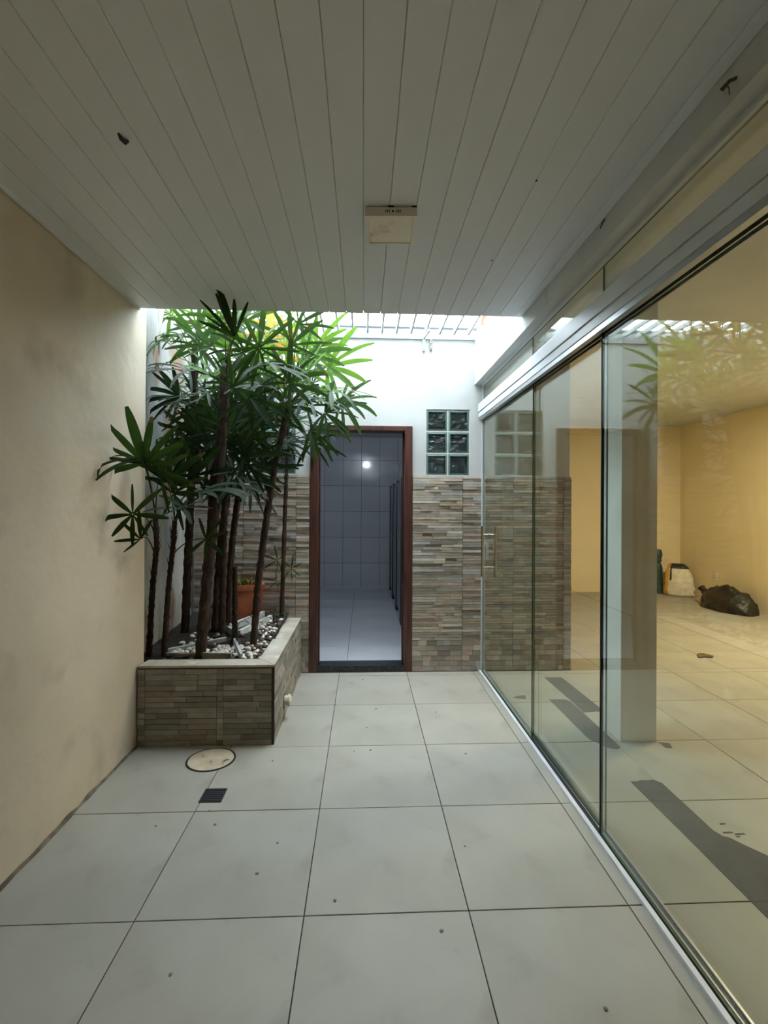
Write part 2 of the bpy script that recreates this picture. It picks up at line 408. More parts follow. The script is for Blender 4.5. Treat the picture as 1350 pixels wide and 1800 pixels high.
# ------------------------------------------------------------------ door frame and threshold
door = struct(empty('door_1', ((DX0 + DX1) / 2, YB, 0)))
def local(o, p): o.location = Vector(o.location) - Vector(p.location); return o
for xa, xb in ((DX0, DX0 + .068), (DX1 - .068, DX1)):
    local(slab('jamb', xa, xb, YB - .012, YB + .14, 0, DZ - .002, 'wood_brown', door, bevel=.004), door)
local(slab('door_head', DX0 + .068, DX1 - .068, YB - .012, YB + .14, DZ - .046, DZ - .002, 'wood_brown', door, bevel=.004), door)
local(slab('threshold', DX0 + .068, DX1 - .068, YB - .004, YB + .15, 0, .056, 'granite_black', door, bevel=.003), door)
for xa, xb in ((DX0 + .068, DX0 + .082), (DX1 - .082, DX1 - .068)):
    local(slab('door_stop', xa, xb, YB + .09, YB + .13, .056, DZ - .048, 'wood_brown', door), door)

# ------------------------------------------------------------------ glass block windows
def block_mesh():
    m = MB(); s = .094; q = .078
    for sgn, yy in ((-1, -.052), (1, .052)):
        v = [(-s, yy * .9, -s), (s, yy * .9, -s), (s, yy * .9, s), (-s, yy * .9, s), (-q, yy, -q), (q, yy, -q), (q, yy, q), (-q, yy, q)]
        m.add(v, [(i, (i + 1) % 4, 4 + (i + 1) % 4, 4 + i) for i in range(4)], 1)
        n = 10; vs = []
        for a in range(n + 1):
            for b in range(n + 1):
                xx, zz = -q + 2 * q * a / n, -q + 2 * q * b / n
                e = 0 if a in (0, n) or b in (0, n) else .006 * noise.noise(Vector((xx * 28, zz * 28, sgn)))
                vs.append((xx, yy * .94 + e, zz))
        m.add(vs, [(a * (n + 1) + b, (a + 1) * (n + 1) + b, (a + 1) * (n + 1) + b + 1, a * (n + 1) + b + 1) for a in range(n) for b in range(n)], 0)
        v = [(-q, yy, -q), (q, yy, -q), (q, yy, q), (-q, yy, q), (-q, yy * .94, -q), (q, yy * .94, -q), (q, yy * .94, q), (-q, yy * .94, q)]
        m.add(v, [(i, (i + 1) % 4, 4 + (i + 1) % 4, 4 + i) for i in range(4)], 2)
    for i, (a, b) in enumerate((((-s, -s), (s, -s)), ((s, -s), (s, s)), ((s, s), (-s, s)), ((-s, s), (-s, -s)))):
        m.add([(a[0], -.047, a[1]), (b[0], -.047, b[1]), (b[0], .047, b[1]), (a[0], .047, a[1])], [(0, 1, 2, 3)], 1)
    return m.mesh('glass_block', ['glass_wavy', 'block_edge', 'glass_edge'], smooth=False)
bmesh_block = block_mesh()
for n_, B in ((1, B1), (2, B2)):
    w = struct(empty('window_%d' % n_, (B[0], YB, B[2])))
    m = MB(); y0, y1 = .018, .145
    for i in range(3):
        c = .2 * i; m.box(max(0, c - .006), min(.4, c + .006), y0, y1, 0, .6)
    for k in range(4):
        c = .2 * k; m.box(0, .4, y0 + .001, y1 - .001, max(0, c - .006), min(.6, c + .006))
    m.build('mortar_joint', 'block_mortar', w)
    for i in range(2):
        for k in range(3):
            o = link('glass_block', bmesh_block, w, (.1 + .2 * i, .068, .1 + .2 * k)); o.rotation_euler = (0, math.pi / 2 * R.randrange(4), 0)

# ------------------------------------------------------------------ courtyard top: steel grille, gutter, roof edge
gr = tag(empty('steel_grille', (-.2, 3.6, 3.067)), 'white steel bar grille lying across the open courtyard top', 'grille')
bar = MB(); bar.box(-.008, .008, 2.90 - 3.6, 4.28 - 3.6, -.022, .022); barm = bar.mesh('bar', 'steel_white')
for i in range(-10, 9): link('bar', barm, gr, (.028 + .1305 * i + .2, 0, 0.0)) if .028 + .1305 * i > -1.46 and .028 + .1305 * i < .97 else None
for yy, zz in ((2.98, .03), (4.24, .0)):
    m = MB(); m.box(-1.5 + .2, .99 + .2, yy - 3.6 - .02, yy - 3.6 + .02, zz - .019, zz + .028); m.build('cross_rail', 'steel_white', gr)
m = MB(); m.box(-1.5, XB, YB + .0, YB + .13, ZT + .0005, ZT + .012); m.box(-1.5, XB, YB - .004, YB + .0115, ZT - .035, ZT + .012)
tag(m.build('steel_angle', 'steel_white'), 'white steel angle along top of the back courtyard wall', 'steel angle')
struct(slab('roof_back', -1.7, 1.9, 4.72, BY + .2, 2.83, 3.22, 'stall_dark'))  # near-black colour paints in the dark void under the gutter
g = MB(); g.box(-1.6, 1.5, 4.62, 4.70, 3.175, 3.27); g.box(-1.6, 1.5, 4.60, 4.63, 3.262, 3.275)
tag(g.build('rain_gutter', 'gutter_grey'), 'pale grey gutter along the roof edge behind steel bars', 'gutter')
rt = tag(empty('roof_edge', (0, 4.66, 3.275)), 'pale terracotta tile edge above the pale gutter', 'roof edge')
arc = MB(); n = 8; vs = []
for e in (0, .42):
    for rad in (.062, .05):
        for k in range(n + 1):
            t = math.pi * k / n; vs.append((math.cos(t) * rad, e, .02 + math.sin(t) * rad * .35 - e * .02))
o_ = n + 1; fs = []
for k in range(n):
    fs += [(k, k + 1, 2 * o_ + k + 1, 2 * o_ + k), (o_ + k + 1, o_ + k, 3 * o_ + k, 3 * o_ + k + 1), (k + 1, k, o_ + k, o_ + k + 1)]
arc.add(vs, fs); arcm = arc.mesh('roof_tile', 'roof_tile')
for i in range(24): link('roof_tile', arcm, rt, (-1.55 + .13 * i, 0, -.012))
for i, (yy, zz, dx) in enumerate(((4.10, 3.03, .0), (3.93, 3.03, .012), (4.13, 3.10, .01))):
    b = slab('brick', -.07, .07, -.085, .085, 0, .06, 'terracotta', bevel=.004); b.location = (XB + .085 + dx, yy, zz + .001)
    tag(b, ['orange clay brick in the back corner of the courtyard wall top', 'orange clay brick lying nearer along the courtyard wall top', 'upper orange clay brick stacked in courtyard corner'][i], 'brick', 'loose bricks on wall top')

# brackets on the back wall
for i, (xx, z0, z1, mt, lab) in enumerate(((.535, 2.885, 3.02, 'steel_white', 'white steel shelf bracket hanging high on back wall'), (.60, 2.895, 2.99, 'edging_grey', 'rusty grey slotted strip beside white bracket on back wall'))):
    br = tag(empty('wall_bracket', (xx, YB, z0)), lab, 'bracket')
    m = MB(); m.box(-.011, .011, -.012, .011, 0, z1 - z0); m.build('plate', mt, br)
    for k in range(2):
        c = MB(); c.cyl((0, -.0125, .02 + k * (z1 - z0 - .045)), (0, -1, 0), .006, .004, 10); c.build('screw', 'steel', br)
    if i == 0:
        m = MB(); m.beam((.0, -.004, z1 - z0 - .01), (.03, -.16, z1 - z0 + .0), .012, .022); m.build('arm', mt, br)

# ------------------------------------------------------------------ glass front: frame and sliding leaves
fr = tag(empty('glass_front_frame', (XG, 1.5, 0)), 'white aluminium frame with header rail and floor track of glass wall', 'frame')
def fpart(name, x0, x1, y0, y1, z0, z1, mat, bevel=0): return local(slab(name, x0, x1, y0, y1, z0, z1, mat, fr, bevel), fr)
Y0, Y1 = YF, YB - .012
fpart('upper_profile', 1.028, 1.128, Y0, Y1, 2.338, 2.412, 'aluminium_white', .003)
fpart('lower_profile', 1.034, 1.122, Y0, Y1, 2.288, 2.335, 'aluminium_white', .003)
for a, b in ((1.038, 1.066), (1.086, 1.092), (1.112, 1.118)): fpart('guide_lip', a, b, Y0, Y1, 2.262, 2.290, 'aluminium')
fpart('slot_shade', 1.066, 1.112, Y0, Y1, 2.282, 2.2885, 'rubber_black')  # black strip painted in for the dark slot under the header
fpart('top_channel', 1.060, 1.100, Y0, Y1, 2.572, 2.589, 'aluminium_white')
fpart('wall_jamb', 1.062, 1.098, Y1 - .014, Y1, 0.012, 2.57, 'aluminium_white')
fpart('floor_track', 1.045, 1.064, Y0, Y1, .0002, .014, 'aluminium_white')
fpart('track_bed', 1.0645, 1.112, Y0, Y1, .0002, .003, 'rubber_black')
fpart('track_rib', 1.086, 1.091, Y0, Y1, .003, .013, 'aluminium')
fpart('inner_track', 1.1125, 1.121, Y0, Y1, .0002, .010, 'aluminium')

def leaf_pane(parent, x, y0, y1, z0, z1, t=.008):
    m = MB(); m.box(x - t / 2, x + t / 2, y0, y1, z0, z1)
    m.mi = [1, 1, 1, 0, 1, 0]
    o = m.build('pane', ['glass', 'glass_edge'], parent); o.location = -Vector(parent.location); return o
def leaf(name, x, y0, y1, label, seal=None):
    e = tag(empty(name, (x, (y0 + y1) / 2, .014)), label, 'glass door')
    leaf_pane(e, x, y0, y1, .0145, 2.281)
    if seal is not None:
        s = slab('edge_seal', x - .006, x + .006, seal - .004, seal + .004, .0145, 2.281, 'rubber_black', e); s.location = -Vector(e.location)
    return e
d1 = leaf('sliding_glass_door', 1.076, 2.925, 4.155, 'clear sliding glass door with steel bar handle beside stone wall')
leaf('sliding_glass_door', 1.101, 2.068, 2.965, 'middle clear glass panel between handled door and foreground panel')
leaf('sliding_glass_door', 1.076, YF + .02, 2.058, 'long clear foreground glass panel nearest the viewer', seal=2.062)
for i, (a, b, lab) in enumerate(((2.948, 4.15, 'small glass transom above the handled sliding door'), (2.064, 2.944, 'glass transom above the middle glass panel'), (YF + .02, 2.060, 'long glass transom above the foreground glass panel'))):
    e = tag(empty('glass_transom', (1.08, (a + b) / 2, 2.4125)), lab, 'transom', 'transom panes over the glass doors'); leaf_pane(e, 1.08, a, b, 2.4125, 2.5715)
# pull handle: two bars joined through the glass
hy = 3.965
h = MB()
for xx in (1.020, 1.132): h.cyl((xx, hy, .885), (0, 0, 1), .0125, .435, 20)
o = hd = h.build('handle', 'steel', d1, smooth=False); o.location = -Vector(d1.location); o['label'] = 'brushed steel pull bars'
for zz in (.965, 1.245):
    h = MB(); h.tube([(1.020, hy, zz), (1.132, hy, zz)], .009, 14)
    h.cyl((1.064, hy, zz), (1, 0, 0), .017, .0075, 16); h.cyl((1.0805, hy, zz), (1, 0, 0), .017, .0075, 16)
    h.build('standoff', 'steel', hd)
for s_, x0, x1 in (('lock_case', 1.0805, 1.106), ('lock_plate', 1.060, 1.0715)):
    o = slab(s_, x0, x1, 4.075, 4.150, 1.02, 1.17, 'aluminium_white', d1, bevel=.004); o.location = -Vector(d1.location)

# ------------------------------------------------------------------ ceiling lamp
lp = tag(empty('ceiling_lamp', (.108, 1.98, ZC)), 'square off-white surface ceiling lamp with stained diffuser', 'lamp')
lp.rotation_euler = (0, 0, -.04)
m = MB(); a = .104
m.box(-a, a, -a, -a + .004, -.036, -.004); m.box(-a, a, a - .004, a, -.036, -.004)
m.box(-a, -a + .004, -a + .004, a - .004, -.036, -.004); m.box(a - .004, a, -a + .004, a - .004, -.036, -.004)
m.box(-a + .004, a - .004, -a + .004, a - .004, -.008, -.004)
hs = m.build('housing', 'lamp_frame', lp)
m = MB(); f = .014
for q in ((-a, a, -a, -a + f), (-a, a, a - f, a), (-a, -a + f, -a + f, a - f), (a - f, a, -a + f, a - f)): m.box(q[0], q[1], q[2], q[3], -.040, -.0362)
m.build('bezel', 'lamp_frame', lp)
m = MB(); m.box(-a + f + .001, a - f - .001, -a + f + .001, a - f - .001, -.0375, -.030); m.build('diffuser', 'lamp_diffuser', lp)
for k in (-3, -2, -1, 1, 2, 3):
    m = MB(); cx = .008 + k * .007 + (.008 if k > 0 else -.008); m.box(cx - .0016, cx + .0016, -a - .0008, -a + .001, -.026, -.014); m.build('vent_slot', 'rubber_black', hs)
m = MB(); m.cyl((.008, -a - .0012, -.021), (0, 1, 0), .0042, .003, 12); m.build('screw_head', 'rubber_black', hs)
for x0, x1 in ((-.012, .012), (a - .02, a)):
    m = MB(); m.box(x0, x1, -a - .004, -a + .02, -.0045, .0); m.build('mounting_clip', 'rubber_black', lp)

# small hardware left on ceiling and beam
m = MB(); m.tube([(-.805, 1.555, ZC), (-.80, 1.562, ZC - .012), (-.793, 1.575, ZC - .014), (-.786, 1.582, ZC - .004)], [.004, .007, .008, .004], 7)
tag(m.build('ceiling_hook', 'black_iron'), 'small black hook stub on left side of board ceiling', 'hook')
m = MB(); m.tube([(XB, 1.215, 2.640), (XB - .014, 1.222, 2.638), (XB - .018, 1.245, 2.634)], [.005, .005, .006], 7)
m.tube([(XB - .016, 1.232, 2.634), (XB - .013, 1.226, 2.622), (XB - .009, 1.229, 2.606)], .0015, 5)
tag(m.build('beam_nail', 'scrap_brown'), 'rusty bent nail with wire on beam above glass', 'nail')
m = MB(); m.tube([(XB, 1.90, 2.683), (XB - .006, 1.915, 2.674), (XB - .004, 1.935, 2.662)], [.003, .004, .002], 6)
tag(m.build('beam_nail', 'black_iron'), 'dark thin nail at joint of ceiling boards and beam', 'nail')
for p in ((.633, 1.70), (.622, 2.26)):
    m = MB(); m.cyl((p[0], p[1], ZC + .001), (0, 0, -1), .004, .004, 10)
    tag(m.build('board_screw', 'black_iron'), 'tiny dark screw head in ceiling board, %s the lamp' % ('nearer the viewer than' if p[1] < 2 else 'farther from the viewer than'), 'screw', 'screws in ceiling boards')

# ------------------------------------------------------------------ floor fittings
dl = tag(empty('inspection_cover', (-.88, 2.765, 0)), 'round cream inspection cover with dark rim in floor by planter', 'cover')
m = MB(); n = 40; pa = [(math.cos(2 * math.pi * k / n), math.sin(2 * math.pi * k / n)) for k in range(n)]
m.prism([(x * .128, y * .118) for x, y in pa], .0004, .0042); m.build('lid', 'lid_cream', dl)
vs = [(x * r1, y * r2, z) for r1, r2, z in ((.129, .119, .0004), (.129, .119, .0034), (.139, .129, .0034), (.139, .129, .0004)) for x, y in pa]
m = MB(); m.add(vs, [(j * n + k, j * n + (k + 1) % n, (j + 1) * n + (k + 1) % n, (j + 1) * n + k) for j in range(3) for k in range(n)]); m.build('rim', 'black_iron', dl)
dg = tag(empty('floor_drain', (-.758, 2.42, 0)), 'small square black floor drain by round cover', 'drain')
m = MB(); m.box(-.054, .054, -.054, .054, .0004, .002); m.build('tray', 'rubber_black', dg)
m = MB()
for a_, b_, c_, d_ in ((-.056, .056, -.056, -.05), (-.056, .056, .05, .056), (-.056, -.05, -.05, .05), (.05, .056, -.05, .05)): m.box(a_, b_, c_, d_, .0004, .0045)
df = m.build('drain_frame', 'black_iron', dg)
for k in range(6):
    m = MB(); m.box(-.05, .05, -.044 + k * .0165, -.035 + k * .0165, .002, .0038); m.build('slat', 'black_iron', df)

# ------------------------------------------------------------------ stone planter
PF, PR, PZ = 2.93, -.55, .487
pl = tag(empty('stone_planter', (-.95, 3.5, 0)), 'low stone-clad planter with pale coping in the courtyard corner', 'planter')
def pp(o): o.location = Vector(o.location) - Vector(pl.location); return o
m = MB(); m.box(XL + .004, PR - .012, PF + .012, PF + .10, 0, PZ - .008); m.box(PR - .10, PR - .012, PF + .10, YB - .018, 0, PZ - .008)
pp(m.build('wall_core', 'stone_back', pl))
def strips(side, u0, u1, joints, rng):
    rows = 14; h = (PZ - .014) / rows; cache = {}
    for r in range(rows):
        u = u0
        while u < u1 - 1e-4:
            nj = min([j for j in joints if j > u + .004] + [u1]); e = u + rng.uniform(.07, .26)
            if nj - e < .05: e = nj
            w = e - u; dp = rng.uniform(.0005, .005); c = rng.choice(PAL); t = rng.uniform(.50, .62); q = (c[0] + c[1] + c[2]) / 3
            m = MB(); cc = ((c[0] * .6 + q * .42) * t, (c[1] * .6 + q * .41) * t, (c[2] * .6 + q * .36) * t, 1)
            if side == 0: m.box(u + .0009, e - .0009, PF - dp, PF + .0118, r * h + .001, (r + 1) * h - .001, 0, cc)
            else: m.box(PR - .0118, PR + dp, u + .0009, e - .0009, r * h + .001, (r + 1) * h - .001, 0, cc)
            pp(m.build('stone_strip', 'stone', pl, colors=True)); u = e
rg2 = random.Random(21)
strips(0, XL + .006, PR - .014, [-1.335, -.90, -.86], rg2)
strips(1, PF + .014, YB - .018, [3.36, 3.82], rg2)
pp(slab('corner_trim', PR - .0135, PR + .0015, PF - .0015, PF + .0135, 0, PZ - .014, 'dark_trim', pl))
m = MB(); m.box(XL + .006, PR + .002, PF - .001, PF + .011, PZ - .0138, PZ - .006); m.box(PR - .011, PR + .002, PF + .011, YB - .018, PZ - .0138, PZ - .006)
pp(m.build('shadow_joint', 'dark_trim', pl))
cw = .118
def coping(pts): 
    m = MB(); m.prism(pts, PZ - .006, PZ + .008); pp(m.build('coping_tile', 'coping', pl, bevel=.0015))
g = .0012
for a, b in ((XL + .006, -1.305), (-1.305, -1.035)): coping([(a + g, PF - .003), (b - g, PF - .003), (b - g + .012, PF + cw), (a + g + .012, PF + cw)])
coping([(-1.035 + g, PF - .003), (PR + .003, PF - .003), (PR - cw, PF + cw), (-1.023 + g, PF + cw)])
coping([(PR + .003, PF + .001), (PR + .003, 3.50 - g), (PR - cw, 3.515 - g), (PR - cw, PF + cw + .002)])
for a, b in ((3.50, 4.06), (4.06, YB - .018)): coping([(PR + .003, a + g), (PR + .003, b - g), (PR - cw, b + .015 - g if b < 4.1 else b - g), (PR - cw, a + .015 + g)])
def zs(x, y): return .462 + .085 * (y - 3.05) / 1.14 + .014 * noise.noise(Vector((x * 6, y * 6, 1)))
m = MB(); nx, ny = 26, 34; vs = []; fs = []
for i in range(nx + 1):
    for j in range(ny + 1):
        xx, yy = XLP + .012 + (PR - .10 - XLP - .012) * i / nx, PF + .10 + (YB - .018 - PF - .10) * j / ny
        if yy < 3.04: xx = max(xx, XL + .004)
        vs.append((xx, yy, zs(xx, yy) + .006 * noise.noise(Vector((xx * 25, yy * 25, 2)))))
for i in range(nx):
    for j in range(ny): a = i * (ny + 1) + j; fs.append((a, a + ny + 1, a + ny + 2, a + 1))
m.add(vs, fs); so = pp(m.build('soil', 'soil', pl, smooth=True)); so['kind'] = 'stuff'
m = MB(); m.tube([(PR - .005, 3.29, .125), (PR + .03, 3.29, .125)], .034, 20); m.tube([(PR + .03, 3.29, .125), (PR + .046, 3.29, .125)], .041, 20)
m.tube([(PR + .046, 3.29, .125), (PR + .054, 3.29, .125)], [.038, .026], 20)
o = pp(m.build('drain_cap', 'pipe_white', pl, bevel=0)); o['label'] = 'cream plastic pipe cap'
m = MB(); m.tube([(PR + .001, 3.29, .125), (PR + .007, 3.29, .125)], .052, 16); pp(m.build('mortar_collar', 'mortar_dirt', pl))

# white edging pieces lying in the soil
ED = [((-1.33, 3.26), (-1.00, 3.47), .030, .022, 'edging_white', 'long white edging strip slanting across soil behind front stems'),
      ((-1.075, 3.145), (-.865, 3.125), .042, .020, 'edging_grey', 'beige edging slab just behind front coping, right piece'),
      ((-1.31, 3.185), (-1.10, 3.165), .028, .020, 'edging_grey', 'grey edging slab just behind front coping, left piece'),
      ((-.955, 3.48), (-.80, 3.12), .040, .018, 'edging_white', 'white edging strip leading to the front coping among pebbles'),
      ((-.93, 3.56), (-.765, 3.93), .042, .026, 'edging_white', 'white edging strip along the pebbles below the leaning stem'),
      ((-1.03, 3.66), (-.84, 4.00), .062, .024, 'edging_white', 'tall white edging strip in front of the terracotta pot'),
      ((-1.045, 3.66), (-.965, 3.555), .050, .022, 'edging_white', 'short white edging end piece between pot and front bed')]
for a, b, hh, t, mt, lab in ED:
    m = MB(); za, zb = zs(*a), zs(*b)
    m.beam((a[0], a[1], za - .012 + hh / 2), (b[0], b[1], zb - .012 + hh / 2), t, hh + .02)
    tag(m.build('edging_strip', mt, bevel=.002), lab, 'edging', 'edging strips in the planter')

# pebbles
rp = random.Random(5); pms = []
for v in range(8):
    bm = bmesh.new(); bmesh.ops.create_icosphere(bm, subdivisions=2, radius=1)
    for q in bm.verts: q.co *= 1 + .28 * noise.noise(q.co * 1.3 + Vector((v * 7, 0, 0)))
    me = bpy.data.meshes.new('pebble'); bm.to_mesh(me); bm.free()
    for p_ in me.polygons: p_.use_smooth = True
    me.materials.append(MATS['pebble_white' if v < 6 else 'pebble_dark']); pms.append(me)
zones = [(-.83, 3.12, -.68, 3.95, 52, 1), (-1.02, 3.17, -.84, 3.36, 34, 1), (-1.30, 3.20, -1.06, 3.30, 18, 1), (-1.30, 3.36, -1.05, 3.60, 20, 1), (-.82, 3.12, -.68, 3.9, 52, 0), (-1.3, 3.1, -.86, 3.6, 26, 0)]
spots = []
for x0, y0, x1, y1, n, white in zones:
    t = 0
    while n and t < 900:
        t += 1; xx, yy, r_ = rp.uniform(x0, x1), rp.uniform(y0, y1), rp.uniform(.011, .021)
        if any((xx - a) ** 2 + (yy - b) ** 2 < (r_ + c) ** 2 * .62 for a, b, c in spots): continue
        spots.append((xx, yy, r_)); n -= 1
        o = link('pebble', pms[rp.randrange(6) if white else 6 + rp.randrange(2)], None, (xx, yy, zs(xx, yy) + r_ * .35))
        o.scale = (r_ * rp.uniform(.9, 1.35), r_, r_ * rp.uniform(.6, .85)); o.rotation_euler = (rp.uniform(-.3, .3), rp.uniform(-.3, .3), rp.uniform(0, 6.28))
        tag(o, 'small %s pebble on the planter soil' % ('white' if white else 'brown'), 'pebble', 'white pebbles on the planter soil' if white else 'brown pebbles on the planter soil')

# terracotta trough with a small succulent
tp = tag(empty('terracotta_pot', (-.99, 4.065, zs(-.99, 4.06))), 'rectangular terracotta trough at the back of the planter', 'pot')
m = MB(); z1 = .235
def ring(a, b, z): return [(-a, -b, z), (a, -b, z), (a, b, z), (-a, b, z)]
rs = [ring(.098, .075, 0), ring(.118, .09, z1), ring(.128, .10, z1), ring(.130, .102, z1 + .045), ring(.116, .09, z1 + .045), ring(.112, .086, z1 - .0)]
m.add([p for r_ in rs for p in r_], [(3, 2, 1, 0)] + [(4 * k + i, 4 * k + (i + 1) % 4, 4 * k + 4 + (i + 1) % 4, 4 * k + 4 + i) for k in range(5) for i in range(4)])
tr_ = m.build('trough', 'terracotta', tp)
m = MB(); m.box(-.113, .113, -.087, .087, z1 - .02, z1 + .012); m.build('soil', 'soil', tr_)
tp.rotation_euler = (0, 0, .35)

# ------------------------------------------------------------------ lady palms
TONE = {'d': (.019, .038, .018), 'm': (.036, .078, .025), 'b': (.09, .18, .035), 'y': (.21, .27, .05), 'o': (.42, .24, .10)}  # dark tone paints in the silhouette look of front and low leaves
def lim(p):
    p.x = max(p.x, (XL + .012) if p.y < 3.05 else (XLP + .03)); p.y = min(p.y, YB - .02)
    p.z = min(p.z, ZC - .014 if p.y < 2.96 else 3.015)
    return p
def fan(base, hub, ax, toward, spread, n, L, droop, tone, face, rng, wide=1.0):
    m = MB(); base, hub = Vector(base), Vector(hub); c = TONE[tone]; v = rng.uniform(.8, 1.2); c = (c[0] * v, c[1] * v, c[2] * v, 1)
    pet = []
    up = Vector((0, 0, .22 * (hub - base).length))
    for i in range(7):
        t = i / 6; pet.append(lim(base.lerp(hub, t) + up * (4 * t * (1 - t)) * .5))
    m.tube(pet, [.0045 - .0022 * i / 6 for i in range(7)], 5, 0, col=(c[0] * 1.1, c[1] * 1.0, c[2], 1))
    a = math.radians(ax); fwd = Vector((math.cos(a), toward, math.sin(a))).normalized()
    nrm = Vector((.1, -1, .3)) if face == 'f' else Vector((0, -.45, 1))
    nrm = (nrm - fwd * nrm.dot(fwd)).normalized(); side = fwd.cross(nrm)
    hub = lim(hub.copy())
    for k in range(n):
        u = 0 if n == 1 else -1 + 2 * k / (n - 1)
        t = math.radians(spread) * u + rng.uniform(-.11, .11)
        d = (fwd * math.cos(t) + side * math.sin(t) + nrm * rng.uniform(-.12, .28)).normalized()
        ln = L * (1 - .22 * abs(u)) * rng.uniform(.75, 1.15); w = ln * .052 * wide * rng.uniform(.7, 1.35)
        ns = 8; ds = ln / ns; p = hub + d * .004; vs = []; dr = droop * rng.uniform(.5, 1.7)
        prof = (.30, .55, .8, .95, 1.0, .97, .86, .66, .34)
        brown = rng.random() < .2
        for i in range(ns + 1):
            s = d.cross(nrm)
            if s.length < 1e-3: s = side.copy()
            s.normalize(); nn = s.cross(d).normalized(); ww = w * prof[i]
            vs += [lim(p + s * ww + nn * ww * .28), lim(p.copy()), lim(p - s * ww + nn * ww * .28)]
            p = p + d * ds; d = (d + Vector((0, 0, -1)) * dr * ds * (.4 + 1.2 * i / ns)).normalized()
        vt = rng.uniform(.85, 1.15)
        for i in range(ns):
            q = (c[0] * vt, c[1] * vt, c[2] * vt, 1)
            if brown and i == ns - 1: q = (.07, .045, .028, 1)
            b0 = len(m.v); m.add(vs[3 * i:3 * i + 6], [(0, 1, 4, 3), (1, 2, 5, 4)], 0, q)
    return m
STEMS = {
    'A':[(-1.437, 3.21, 0.472), (-1.404, 3.18, 0.906), (-1.354, 3.12, 1.214), (-1.336, 3.06, 1.42)],
    'B':[(-1.338, 3.207, 0.472), (-1.308, 3.2, 0.902), (-1.276, 3.2, 1.246), (-1.269, 3.2, 1.38)],
    'C':[(-1.367, 3.655, 0.505), (-1.336, 3.64, 1.215), (-1.303, 3.62, 1.954), (-1.284, 3.6, 2.729)],
    'D':[(-1.082, 3.164, 0.472), (-1.038, 3.2, 1.131), (-0.982, 3.24, 1.828), (-0.957, 3.27, 2.461)],
    'E':[(-1.147, 3.68, 0.506), (-1.107, 3.68, 1.168), (-1.043, 3.66, 1.654), (-0.975, 3.62, 2.241)],
    'K':[(-1.071, 3.75, 0.509), (-1.037, 3.74, 1.163), (-0.967, 3.7, 1.657), (-0.882, 3.66, 2.361)],
    'F':[(-0.784, 3.38, 0.49), (-0.739, 3.38, 1.031), (-0.648, 3.37, 1.683), (-0.518, 3.34, 2.288)],
    'G':[(-0.695, 4.03, 0.532), (-0.667, 4.0, 1.432), (-0.642, 3.95, 1.958), (-0.632, 3.9, 2.377)],
    'M':[(-1.07, 3.6, 0.496), (-1.059, 3.58, 1.005), (-1.041, 3.55, 1.52), (-1.016, 3.5, 1.856)],
    'N':[(-1.229, 3.72, 0.46), (-1.208, 3.7, 0.989), (-1.173, 3.66, 1.521), (-1.13, 3.6, 1.866)],
    'H':[(-0.927, 3.42, 0.491), (-0.925, 3.42, 0.779), (-0.927, 3.42, 1.042)],
}
